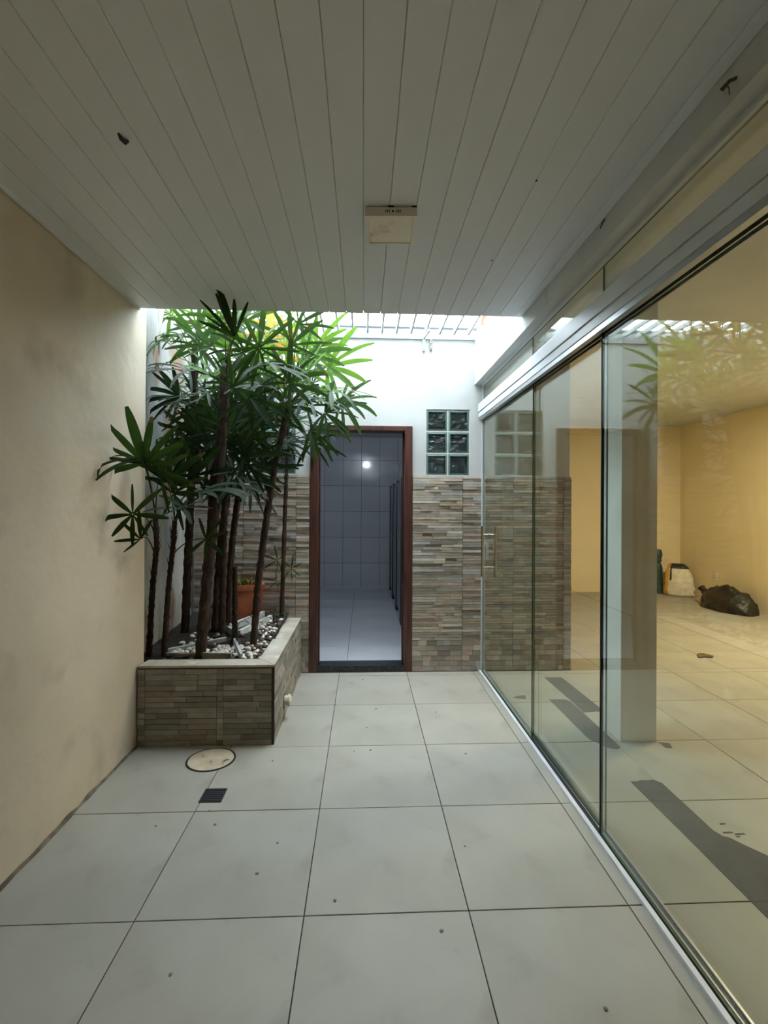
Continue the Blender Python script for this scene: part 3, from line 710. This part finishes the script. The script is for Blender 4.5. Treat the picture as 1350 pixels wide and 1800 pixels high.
LEAVES = [
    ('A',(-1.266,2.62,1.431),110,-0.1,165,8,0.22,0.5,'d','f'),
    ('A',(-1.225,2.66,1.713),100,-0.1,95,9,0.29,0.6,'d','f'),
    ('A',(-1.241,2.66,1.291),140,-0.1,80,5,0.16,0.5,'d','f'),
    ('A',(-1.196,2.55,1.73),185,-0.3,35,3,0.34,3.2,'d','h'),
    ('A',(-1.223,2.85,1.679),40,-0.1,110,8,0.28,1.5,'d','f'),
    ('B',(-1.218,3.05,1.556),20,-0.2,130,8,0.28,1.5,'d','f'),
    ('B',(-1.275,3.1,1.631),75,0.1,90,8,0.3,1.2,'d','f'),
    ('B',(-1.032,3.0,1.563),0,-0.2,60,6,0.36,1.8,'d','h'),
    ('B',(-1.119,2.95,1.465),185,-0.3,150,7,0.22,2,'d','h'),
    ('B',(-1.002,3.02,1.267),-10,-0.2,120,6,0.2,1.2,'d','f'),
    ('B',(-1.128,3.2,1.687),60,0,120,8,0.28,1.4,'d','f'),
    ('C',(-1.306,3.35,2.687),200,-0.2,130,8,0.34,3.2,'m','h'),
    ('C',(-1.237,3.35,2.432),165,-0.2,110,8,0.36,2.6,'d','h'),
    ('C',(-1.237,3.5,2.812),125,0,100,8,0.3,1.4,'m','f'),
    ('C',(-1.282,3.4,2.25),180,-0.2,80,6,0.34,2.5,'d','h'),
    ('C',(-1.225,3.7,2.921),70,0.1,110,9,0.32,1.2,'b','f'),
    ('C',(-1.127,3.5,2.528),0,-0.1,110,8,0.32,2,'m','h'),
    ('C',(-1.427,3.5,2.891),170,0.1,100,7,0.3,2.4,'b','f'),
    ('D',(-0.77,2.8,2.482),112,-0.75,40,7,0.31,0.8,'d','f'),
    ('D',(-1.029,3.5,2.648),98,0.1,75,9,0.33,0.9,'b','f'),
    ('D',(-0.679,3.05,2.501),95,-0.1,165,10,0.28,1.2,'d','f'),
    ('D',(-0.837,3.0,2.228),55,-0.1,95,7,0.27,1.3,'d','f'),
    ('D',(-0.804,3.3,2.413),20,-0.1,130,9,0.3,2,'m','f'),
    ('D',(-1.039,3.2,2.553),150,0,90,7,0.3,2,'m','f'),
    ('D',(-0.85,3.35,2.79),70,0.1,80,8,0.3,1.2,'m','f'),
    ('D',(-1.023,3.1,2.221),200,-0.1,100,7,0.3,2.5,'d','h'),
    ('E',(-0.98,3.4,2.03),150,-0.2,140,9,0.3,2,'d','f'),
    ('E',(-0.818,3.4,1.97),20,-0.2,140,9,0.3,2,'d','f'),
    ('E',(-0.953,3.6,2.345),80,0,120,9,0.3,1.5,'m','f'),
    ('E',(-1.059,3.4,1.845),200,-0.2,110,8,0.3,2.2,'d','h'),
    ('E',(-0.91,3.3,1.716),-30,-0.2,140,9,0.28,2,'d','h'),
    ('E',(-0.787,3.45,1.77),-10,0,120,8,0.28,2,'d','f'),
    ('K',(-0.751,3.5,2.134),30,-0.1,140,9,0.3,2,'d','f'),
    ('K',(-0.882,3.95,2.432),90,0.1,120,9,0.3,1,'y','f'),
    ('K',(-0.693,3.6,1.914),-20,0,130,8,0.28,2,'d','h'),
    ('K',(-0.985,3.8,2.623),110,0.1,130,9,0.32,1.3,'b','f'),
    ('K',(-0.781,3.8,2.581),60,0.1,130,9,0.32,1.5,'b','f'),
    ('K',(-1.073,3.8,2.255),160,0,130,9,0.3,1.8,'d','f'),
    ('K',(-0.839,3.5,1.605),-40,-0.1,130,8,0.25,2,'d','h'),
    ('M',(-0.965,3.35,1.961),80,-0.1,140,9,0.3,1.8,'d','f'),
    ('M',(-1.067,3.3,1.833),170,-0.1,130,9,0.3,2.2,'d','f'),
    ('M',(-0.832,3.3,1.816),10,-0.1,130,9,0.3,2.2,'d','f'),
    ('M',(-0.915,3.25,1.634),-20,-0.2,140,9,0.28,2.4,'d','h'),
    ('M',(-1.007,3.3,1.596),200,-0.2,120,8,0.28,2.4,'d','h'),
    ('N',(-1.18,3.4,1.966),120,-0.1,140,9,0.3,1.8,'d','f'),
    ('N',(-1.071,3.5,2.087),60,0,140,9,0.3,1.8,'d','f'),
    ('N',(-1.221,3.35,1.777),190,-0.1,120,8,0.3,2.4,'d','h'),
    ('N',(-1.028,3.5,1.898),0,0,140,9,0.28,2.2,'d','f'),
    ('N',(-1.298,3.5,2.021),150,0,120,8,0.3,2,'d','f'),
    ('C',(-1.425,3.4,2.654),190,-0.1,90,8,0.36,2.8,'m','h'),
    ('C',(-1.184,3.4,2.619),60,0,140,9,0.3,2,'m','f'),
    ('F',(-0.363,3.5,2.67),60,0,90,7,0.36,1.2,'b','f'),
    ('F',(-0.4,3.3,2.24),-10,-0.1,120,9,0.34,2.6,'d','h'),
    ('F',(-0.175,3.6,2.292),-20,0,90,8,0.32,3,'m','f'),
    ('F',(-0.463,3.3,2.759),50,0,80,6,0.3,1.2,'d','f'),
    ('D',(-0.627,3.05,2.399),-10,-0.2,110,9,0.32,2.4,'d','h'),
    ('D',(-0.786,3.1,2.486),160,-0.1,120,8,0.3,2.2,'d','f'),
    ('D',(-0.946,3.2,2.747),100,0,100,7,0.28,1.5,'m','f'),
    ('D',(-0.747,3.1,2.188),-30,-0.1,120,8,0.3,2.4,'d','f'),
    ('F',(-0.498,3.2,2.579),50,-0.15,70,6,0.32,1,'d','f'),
    ('F',(-0.285,3.65,2.568),35,-0.05,125,11,0.37,1.7,'b','f'),
    ('F',(-0.244,3.4,2.316),5,-0.1,140,10,0.33,2.4,'m','h'),
    ('F',(-0.5,3.15,2.303),35,-0.1,145,10,0.32,1.8,'d','f'),
    ('F',(-0.289,3.45,2.168),-25,-0.1,100,9,0.34,2.2,'m','f'),
    ('F',(-0.408,3.55,2.053),-35,-0.1,65,8,0.34,2.8,'m','f'),
    ('F',(-0.679,3.5,2.706),80,0.1,120,8,0.33,1.2,'o','f'),
    ('F',(-0.447,3.5,2.604),40,0,110,9,0.34,1.8,'m','f'),
    ('F',(-0.657,3.2,2.29),170,-0.1,110,8,0.3,2.2,'d','h'),
    ('G',(-0.53,3.8,2.562),50,0,120,10,0.34,1.5,'b','f'),
    ('G',(-0.419,3.75,2.391),0,0,120,9,0.33,2.2,'m','h'),
    ('G',(-0.663,3.9,2.801),90,0,110,9,0.34,1.2,'b','f'),
    ('G',(-0.734,3.8,2.352),150,0,120,8,0.3,2,'m','f'),
    ('G',(-0.514,3.7,2.153),-20,-0.1,110,8,0.3,2.6,'m','h'),
    ('G',(-0.705,3.75,2.907),120,0,80,6,0.3,1.2,'o','f'),
    ('G',(-0.718,3.95,1.027),150,-0.2,110,5,0.13,1,'d','f'),
    ('G',(-0.604,3.95,0.956),0,-0.2,130,6,0.14,1.2,'m','f'),
    ('G',(-0.73,3.97,0.848),190,-0.2,90,4,0.1,1,'d','f'),
]
RAD = {'A': (.019, .014), 'B': (.018, .015), 'C': (.030, .024), 'D': (.036, .032), 'E': (.030, .024), 'K': (.026, .022), 'F': (.024, .022), 'G': (.018, .014), 'M': (.026, .022), 'N': (.026, .022), 'H': (.020, .017)}
LAB = {'A': 'short lady palm with star-shaped leaves nearest the beige wall', 'B': 'short thin lady palm second from the beige wall', 'C': 'tall dark-stemmed lady palm against the stained courtyard wall',
       'D': 'tall thick brown-stemmed lady palm at planter front reaching ceiling', 'E': 'dark lady palm in the middle of the clump', 'K': 'dark lady palm in front of the terracotta pot, back of clump',
       'F': 'leaning lady palm whose leaves hang over the door corner', 'G': 'slender upright lady palm at back right of planter beside door', 'M': 'shorter dark lady palm at the heart of the clump', 'N': 'shorter dark lady palm between stained wall and thick brown stem', 'H': 'bare cut palm stump before the terracotta pot'}
def smooth_path(P, n=24):
    P = [Vector(p) for p in P]; Q = [P[0] * 2 - P[1]] + P + [P[-1] * 2 - P[-2]]; out = []
    for i in range(1, len(Q) - 2):
        for k in range(n // (len(P) - 1)):
            t = k / (n // (len(P) - 1)); a, b, c, d = Q[i - 1], Q[i], Q[i + 1], Q[i + 2]
            out.append(.5 * ((2 * b) + (c - a) * t + (2 * a - 5 * b + 4 * c - d) * t * t + (3 * b - a - 3 * c + d) * t ** 3))
    return out + [P[-1]]
rl = random.Random(17)
for key, P in STEMS.items():
    base = Vector(P[0]); base.z = zs(base.x, base.y) - .01
    P = [tuple(base)] + list(P[1:])
    e = tag(empty('palm_stump' if key == 'H' else 'lady_palm', base), LAB[key], 'stump' if key == 'H' else 'palm', None if key == 'H' else 'lady palms in the stone planter')
    path = smooth_path(P, 60); r0, r1 = RAD[key]; N_ = len(path)
    rad = [(r0 + (r1 - r0) * i / (N_ - 1)) * (1.0 + (.16 if i % 3 == 0 else 0) + rl.uniform(-.06, .06)) for i in range(N_)]
    if key != 'H': rad[-1] = r1 * .5
    m = MB(); m.tube(path, rad, 10, jit=.10, rng=rl); o = st_ = m.build('stem', 'palm_stem', e, smooth=True); o.location = -base
    top = Vector(path[-1])
    if key != 'H':
        m = MB()      # loose fibres round the upper stem
        for i in range(26):
            j = rl.randrange(int(N_ * .45), N_ - 1); q = Vector(path[j]); a = rl.uniform(0, 6.28); dr = Vector((math.cos(a), math.sin(a), 0))
            q0 = q + dr * rad[j] * .9; q1 = q0 + dr * rl.uniform(.004, .02) + Vector((0, 0, rl.uniform(.03, .08)))
            m.tube([q0, q1], [.0028, .0008], 4)
        o = m.build('fibre', 'palm_stem', st_); o['kind'] = 'stuff'
    L_ = [l for l in LEAVES if l[0] == key]
    for i, l in enumerate(L_):
        hub = Vector(l[1])
        # leaves spring from the stem a little below their hub
        cand = [Vector(q) for q in path[int(N_ * .55):]] if l[1][2] > 1.2 else [Vector(q) for q in path[int(N_ * .1):]]
        st = min(cand, key=lambda q: abs(q.z - (hub.z - .16)) + .3 * (q - hub).length)
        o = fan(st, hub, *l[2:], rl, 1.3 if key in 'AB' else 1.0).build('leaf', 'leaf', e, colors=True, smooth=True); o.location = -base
    if key in 'CDEKFGMN':          # further leaves filling the crown
        for i in range(8 if key in 'EK' else 7):
            a = i * 2.4 + rl.uniform(0, 1); el = rl.uniform(-.3, 1.0); st = Vector(path[-1 - rl.randrange(int(N_ * .22))])
            hub = st + Vector((math.cos(a) * math.cos(el), math.sin(a) * math.cos(el) * .8, math.sin(el) + .2)) * rl.uniform(.2, .36)
            hub.x = min(hub.x, -.25); hub.y = max(hub.y, 3.1); hub = lim(hub)
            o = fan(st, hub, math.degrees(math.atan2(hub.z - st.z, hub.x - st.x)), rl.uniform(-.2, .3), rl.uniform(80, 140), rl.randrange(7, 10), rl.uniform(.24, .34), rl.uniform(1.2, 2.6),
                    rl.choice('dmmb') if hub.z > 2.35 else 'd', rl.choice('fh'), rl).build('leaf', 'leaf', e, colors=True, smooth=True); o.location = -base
# seedlings on the soil
for i, (xx, yy, hgt, lab) in enumerate(((-.90, 3.36, .20, 'small palm seedling sprouting by the cut stump'), (-.80, 3.50, .16, 'small seedling with arching leaves behind the leaning stem'), (-.72, 3.80, .10, 'tiny seedling near the right coping'))):
    b = Vector((xx, yy, zs(xx, yy) - .004)); e = tag(empty('seedling', b), lab, 'seedling')
    m = MB(); m.tube([(0, 0, 0), (.004, 0, hgt * .5), (0, .004, hgt)], [.004, .003, .002], 6); m.build('stem', 'palm_stem', e)
    for k in range(3):
        a = (170, 20, 95)[k]; h_ = b + Vector((math.cos(math.radians(a)) * .03, -.01, hgt * (.75 + .12 * k)))
        o = fan(b + Vector((0, 0, hgt * .5)), h_, a, -.2, 30, 2, .09, 6, 'm', 'h', rl).build('leaf', 'leaf', e, colors=True, smooth=True); o.location = -b
# succulent in the trough
sb = Vector((-.99, 4.065, zs(-.99, 4.06) + .236)); e = tag(empty('potted_succulent', sb), 'yellow-green spiky succulent growing in the terracotta trough', 'succulent')
for k in range(34):
    a = rl.uniform(0, 6.28); r_ = rl.uniform(0, .085); p0 = Vector((math.cos(a) * r_ - .03, math.sin(a) * r_ * .7, .012)); tip = p0 + Vector((math.cos(a) * .035, math.sin(a) * .03 - .01, rl.uniform(.04, .09)))
    m = MB(); m.tube([p0, p0.lerp(tip, .5) + Vector((0, 0, .01)), tip], [.007, .0085, .0015], 6, 0, col=(.20, .22, .06, 1) if k % 3 else (.30, .28, .08, 1))
    m.build('leaf', 'leaf', e, colors=True, smooth=True)

# ------------------------------------------------------------------ things in the yellow room
def flat(name, pts, mat, label, cat, h=.0012, group=None):
    cx = sum(p[0] for p in pts) / len(pts); cy = sum(p[1] for p in pts) / len(pts)
    m = MB(); pts2 = [(x - cx, y - cy) for x, y in pts]
    ar = sum(pts2[i][0] * pts2[(i + 1) % len(pts2)][1] - pts2[(i + 1) % len(pts2)][0] * pts2[i][1] for i in range(len(pts2)))
    m.prism(pts2 if ar > 0 else pts2[::-1], 0, h); o = m.build(name, mat); o.location = (cx, cy, .0006); return tag(o, label, cat, group)
GT = 'dark adhesive patches on the room floor'
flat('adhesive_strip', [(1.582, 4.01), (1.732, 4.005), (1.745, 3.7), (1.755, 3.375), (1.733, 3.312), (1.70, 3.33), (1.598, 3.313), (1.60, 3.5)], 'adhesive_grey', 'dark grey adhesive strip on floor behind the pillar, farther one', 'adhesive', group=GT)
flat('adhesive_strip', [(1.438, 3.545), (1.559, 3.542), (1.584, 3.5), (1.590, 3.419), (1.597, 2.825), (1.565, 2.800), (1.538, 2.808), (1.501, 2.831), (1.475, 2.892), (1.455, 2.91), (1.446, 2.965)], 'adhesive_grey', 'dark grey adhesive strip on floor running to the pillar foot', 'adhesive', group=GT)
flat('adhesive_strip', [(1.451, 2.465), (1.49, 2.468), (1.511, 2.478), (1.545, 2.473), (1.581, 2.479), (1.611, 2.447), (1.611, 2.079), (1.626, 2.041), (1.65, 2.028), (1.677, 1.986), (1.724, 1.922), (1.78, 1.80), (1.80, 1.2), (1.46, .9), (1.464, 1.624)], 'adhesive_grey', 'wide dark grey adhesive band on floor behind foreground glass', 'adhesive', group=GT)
flat('adhesive_strip', [(1.873, 2.879), (1.931, 2.858), (1.911, 2.801), (1.871, 2.81)], 'adhesive_grey', 'tiny dark adhesive scrap at right foot of pillar', 'adhesive', group=GT)
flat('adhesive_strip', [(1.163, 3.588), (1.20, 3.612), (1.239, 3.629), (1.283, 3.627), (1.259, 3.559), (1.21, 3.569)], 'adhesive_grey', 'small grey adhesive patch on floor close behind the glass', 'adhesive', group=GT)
flat('floor_scrap', [(3.362, 4.565), (3.40, 4.60), (3.458, 4.604), (3.50, 4.52), (3.454, 4.478), (3.39, 4.50), (3.32, 4.481)], 'scrap_brown', 'crumpled brown scrap on the yellow room floor', 'scrap', h=.012)
for i, p in enumerate(((1.69, 2.12, .03), (1.668, 2.062, .05), (1.715, 2.050, .05), (1.694, 2.034, .02))):
    flat('scuff_mark', [(p[0] - p[2] / 2, p[1] - .004), (p[0] + p[2] / 2, p[1] - .002), (p[0] + p[2] / 2.4, p[1] + .006), (p[0] - p[2] / 2.2, p[1] + .004)], 'adhesive_grey', 'small dark scuff residue beside the wide adhesive band', 'scuff', h=.0008, group='scuff residues beside the wide band')
# specks of dirt on the pale tiles
rd = random.Random(9)
for xx, yy in ((-.09, 3.93), (.0, 4.0), (.10, 3.42), (.03, 3.13), (-.05, 2.83), (.05, 2.84), (.62, 2.78), (-.37, 2.07), (-.68, 2.2), (-.74, 2.30), (-.52, 2.74), (-.95, 2.2), (.45, 2.02), (-.1, 1.76), (.28, 1.62), (.72, 1.35), (-.42, 1.9), (-.60, 1.5), (.53, 3.35), (-.2, 3.5)):
    r_ = rd.uniform(.004, .009); n = 6
    flat('dirt_speck', [(xx + math.cos(k * 6.283 / n) * r_ * rd.uniform(.6, 1.4), yy + math.sin(k * 6.283 / n) * r_ * rd.uniform(.6, 1.3)) for k in range(n)], 'mortar_dirt', 'tiny dark dirt speck on the pale corridor tiles', 'dirt', h=.002, group='dirt specks on corridor tiles')

# woven sack leaning by the far wall
def loft(c, r, f, levels, t0, t1, n, off=0.0, wob=0.0, seed=0):
    m = MB(); vs = []
    for z, a, b, lean in levels:
        for k in range(n + 1):
            t = math.radians(t0 + (t1 - t0) * k / n); ct, st = math.cos(t), math.sin(t)
            ex = lambda q: math.copysign(abs(q) ** .62, q)
            w = 1 + wob * noise.noise(Vector((ct * 2 + seed, st * 2, z * 18)))
            p = Vector(c) + Vector(r) * (ex(ct) * a * w + lean) + Vector(f) * (ex(st) * b * w) + (Vector(r) * ct + Vector(f) * st) * off
            vs.append((p.x, p.y, z))
    fs = [(i * (n + 1) + k, i * (n + 1) + k + 1, (i + 1) * (n + 1) + k + 1, (i + 1) * (n + 1) + k) for i in range(len(levels) - 1) for k in range(n)]
    m.add(vs, fs); return m
sk = tag(empty('woven_sack', (5.37, 7.72, 0)), 'full white sack with yellow side and black top by yellow wall', 'sack')
r_, f_ = (.82, -.57, 0), (-.57, -.82, 0)
LV = [(.002, .185, .11, .0), (.03, .215, .14, 0), (.15, .215, .15, .0), (.30, .20, .135, .0), (.42, .175, .11, -.01), (.50, .14, .07, -.02), (.545, .10, .03, -.03), (.55, .02, .01, -.03)]
lv = []
for i in range(len(LV) - 1):
    for k in range(5):
        t = k / 5; lv.append(tuple(LV[i][j] * (1 - t) + LV[i + 1][j] * t for j in range(4)))
lv.append(LV[-1])
loft((0, 0, 0), r_, f_, lv, 0, 360, 40, 0, .10).build('body', 'sack_white', sk, smooth=True)
loft((0, 0, 0), r_, f_, lv[:-5], 128, 215, 16, .004, .10).build('side_panel', 'sack_yellow', sk, smooth=True)
loft((0, 0, 0), r_, f_, lv[14:-5], 112, 122, 4, .005, .10).build('stripe', 'plastic_black', sk, smooth=True)
loft((0, 0, 0), r_, f_, lv[23:], 0, 360, 40, .004, .10).build('top_band', 'plastic_black', sk, smooth=True)
# black rubbish bag
bg = tag(empty('rubbish_bag', (5.36, 6.66, 0)), 'black plastic rubbish bag lying against the yellow wall', 'bag')
bm = bmesh.new(); bmesh.ops.create_icosphere(bm, subdivisions=5, radius=1)
for v in bm.verts:
    p = v.co.copy(); s = p.y                                   # along the wall, +y far
    k = 1 - .28 * max(0, s) ** 2
    q = Vector((p.x * .25 * k, p.y * .46, max(-.05, p.z) * .33 * (k if s > 0 else 1) if p.z > 0 else p.z * .02))
    nz = noise.noise(p * 2.4) * .05 + abs(noise.noise(p * 6 + Vector((3, 1, 0)))) * .035
    q += Vector((p.x, p.y * .6, max(0, p.z))) * nz; q.z = max(q.z, 0) ; v.co = q
me = bpy.data.meshes.new('body'); bm.to_mesh(me); bm.free(); me.materials.append(MATS['plastic_black'])
for p_ in me.polygons: p_.use_smooth = True
link('body', me, bg)
m = MB(); m.tube([(-.03, .33, .16), (-.05, .39, .20), (-.06, .415, .225), (-.065, .44, .25)], [.08, .055, .04, .055], 12, jit=.18, rng=rl); m.build('knot', 'plastic_black', bg, smooth=True)
# green bottle-shaped container behind the pillar edge
gb = tag(empty('green_container', (5.17, 7.98, 0)), 'tall dark green narrow container beside the white sack', 'container')
def lathe(m, prof, n=20):
    vs = [(math.cos(2 * math.pi * k / n) * r0, math.sin(2 * math.pi * k / n) * r0, z) for r0, z in prof for k in range(n)]
    m.add(vs, [(i * n + k, i * n + (k + 1) % n, (i + 1) * n + (k + 1) % n, (i + 1) * n + k) for i in range(len(prof) - 1) for k in range(n)] + [list(range(n - 1, -1, -1)), list(range(len(vs) - n, len(vs)))])
m = MB(); lathe(m, [(.065, 0), (.073, .01), (.073, .42), (.062, .48), (.045, .52), (.045, .54)]); m.build('body', 'green_dark', gb, smooth=False)
m = MB(); lathe(m, [(.04, .54), (.055, .56), (.05, .62), (.065, .64), (.065, .70), (.05, .76), (.02, .77)]); m.build('neck', 'green_dark', gb)
# socket plate on the yellow wall
sp = tag(empty('wall_socket', (XR, 7.25, .40)), 'small cream socket plate low on the yellow wall', 'socket')
m = MB(); m.box(-.008, 0, -.035, .035, -.055, .055); sp_ = m.build('plate', 'plastic_white', sp, bevel=.002)
for k in (-1, 1): m = MB(); m.cyl((-.0085, 0, .02 * k), (1, 0, 0), .008, .002, 12); m.build('hole', 'rubber_black', sp_)
# unseen room lights: deep lamp inferred from pillar shade, near one added fill
for i, (xx, yy) in enumerate(((4.45, 4.2), (3.6, .8))):
    e = tag(empty('room_light', (xx, yy, ZR)), ['square warm ceiling lamp deep in the yellow room', 'added unseen warm fill light in the near part of the yellow room'][i], 'lamp', 'ceiling lamps of the yellow room')
    m = MB(); m.box(-.30, .30, -.30, .30, -.035, -.001); m.build('housing', 'plastic_white', e)
    m = MB(); m.box(-.28, .28, -.28, .28, -.040, -.0352); m.build('diffuser', ['lamp_warm', 'fill_warm_dim'][i], e)

# ------------------------------------------------------------------ bathroom stalls and lamp
for i, (y0, y1) in enumerate(((4.95, 5.70), (5.75, 6.52), (6.57, 7.32), (7.37, 8.10))):
    e = tag(empty('toilet_stall', (.46, (y0 + y1) / 2, BZ)), ['nearest teal toilet stall front beyond the doorway', 'second teal toilet stall front beyond the doorway', 'third teal toilet stall front beyond the doorway', 'farthest teal toilet stall front beyond the doorway'][i], 'stall', 'toilet stalls in the bathroom')
    yc = (y0 + y1) / 2
    m = MB(); m.box(-.004, .026, y0 - yc, y0 - yc + .16, .0, 1.80); pi_ = m.build('pilaster', 'stall_teal', e)
    m = MB(); m.box(.006, .030, y0 - yc + .165, y1 - yc - .05, .08, 1.76); sd_ = m.build('stall_door', 'stall_teal', e)
    m = MB(); m.box(-.006, .030, y1 - yc - .048, y1 - yc + .0, .0, 1.80); m.build('gap_shade', 'stall_dark', e)  # dark strip painted in for the shaded gap into the stall
    m = MB(); m.box(-.008, .002, y0 - yc - .012, y0 - yc + .004, .0, 1.81); m.build('edge_strip', 'aluminium', pi_)
    m = MB(); m.box(-.02, .006, y0 - yc + .20, y0 - yc + .215, .84, 1.0); m.build('handle', 'aluminium', sd_)
    m = MB(); m.box(.031, 1.22, y1 - yc + .004, y1 - yc + .03, .05, 1.80); m.build('partition', 'stall_dark', e)
e = tag(empty('hanging_bulb', (.04, 4.66, 2.72)), 'bare cool white bulb hanging from bathroom ceiling inside the door', 'bulb')
m = MB(); m.cyl((0, 0, 0), (0, 0, -1), .035, .012, 20); m.build('ceiling_rose', 'plastic_white', e)
m = MB(); m.tube([(0, 0, -.012), (0, 0, -.055)], .003, 6); m.tube([(0, 0, -.055), (0, 0, -.095)], .016, 14); so_ = m.build('socket', 'plastic_white', e)
bm = bmesh.new(); bmesh.ops.create_icosphere(bm, subdivisions=3, radius=.042); me = bpy.data.meshes.new('bulb'); bm.to_mesh(me); bm.free(); me.materials.append(MATS['bulb_glow'])
o = link('bulb', me, so_, (0, 0, -.135))
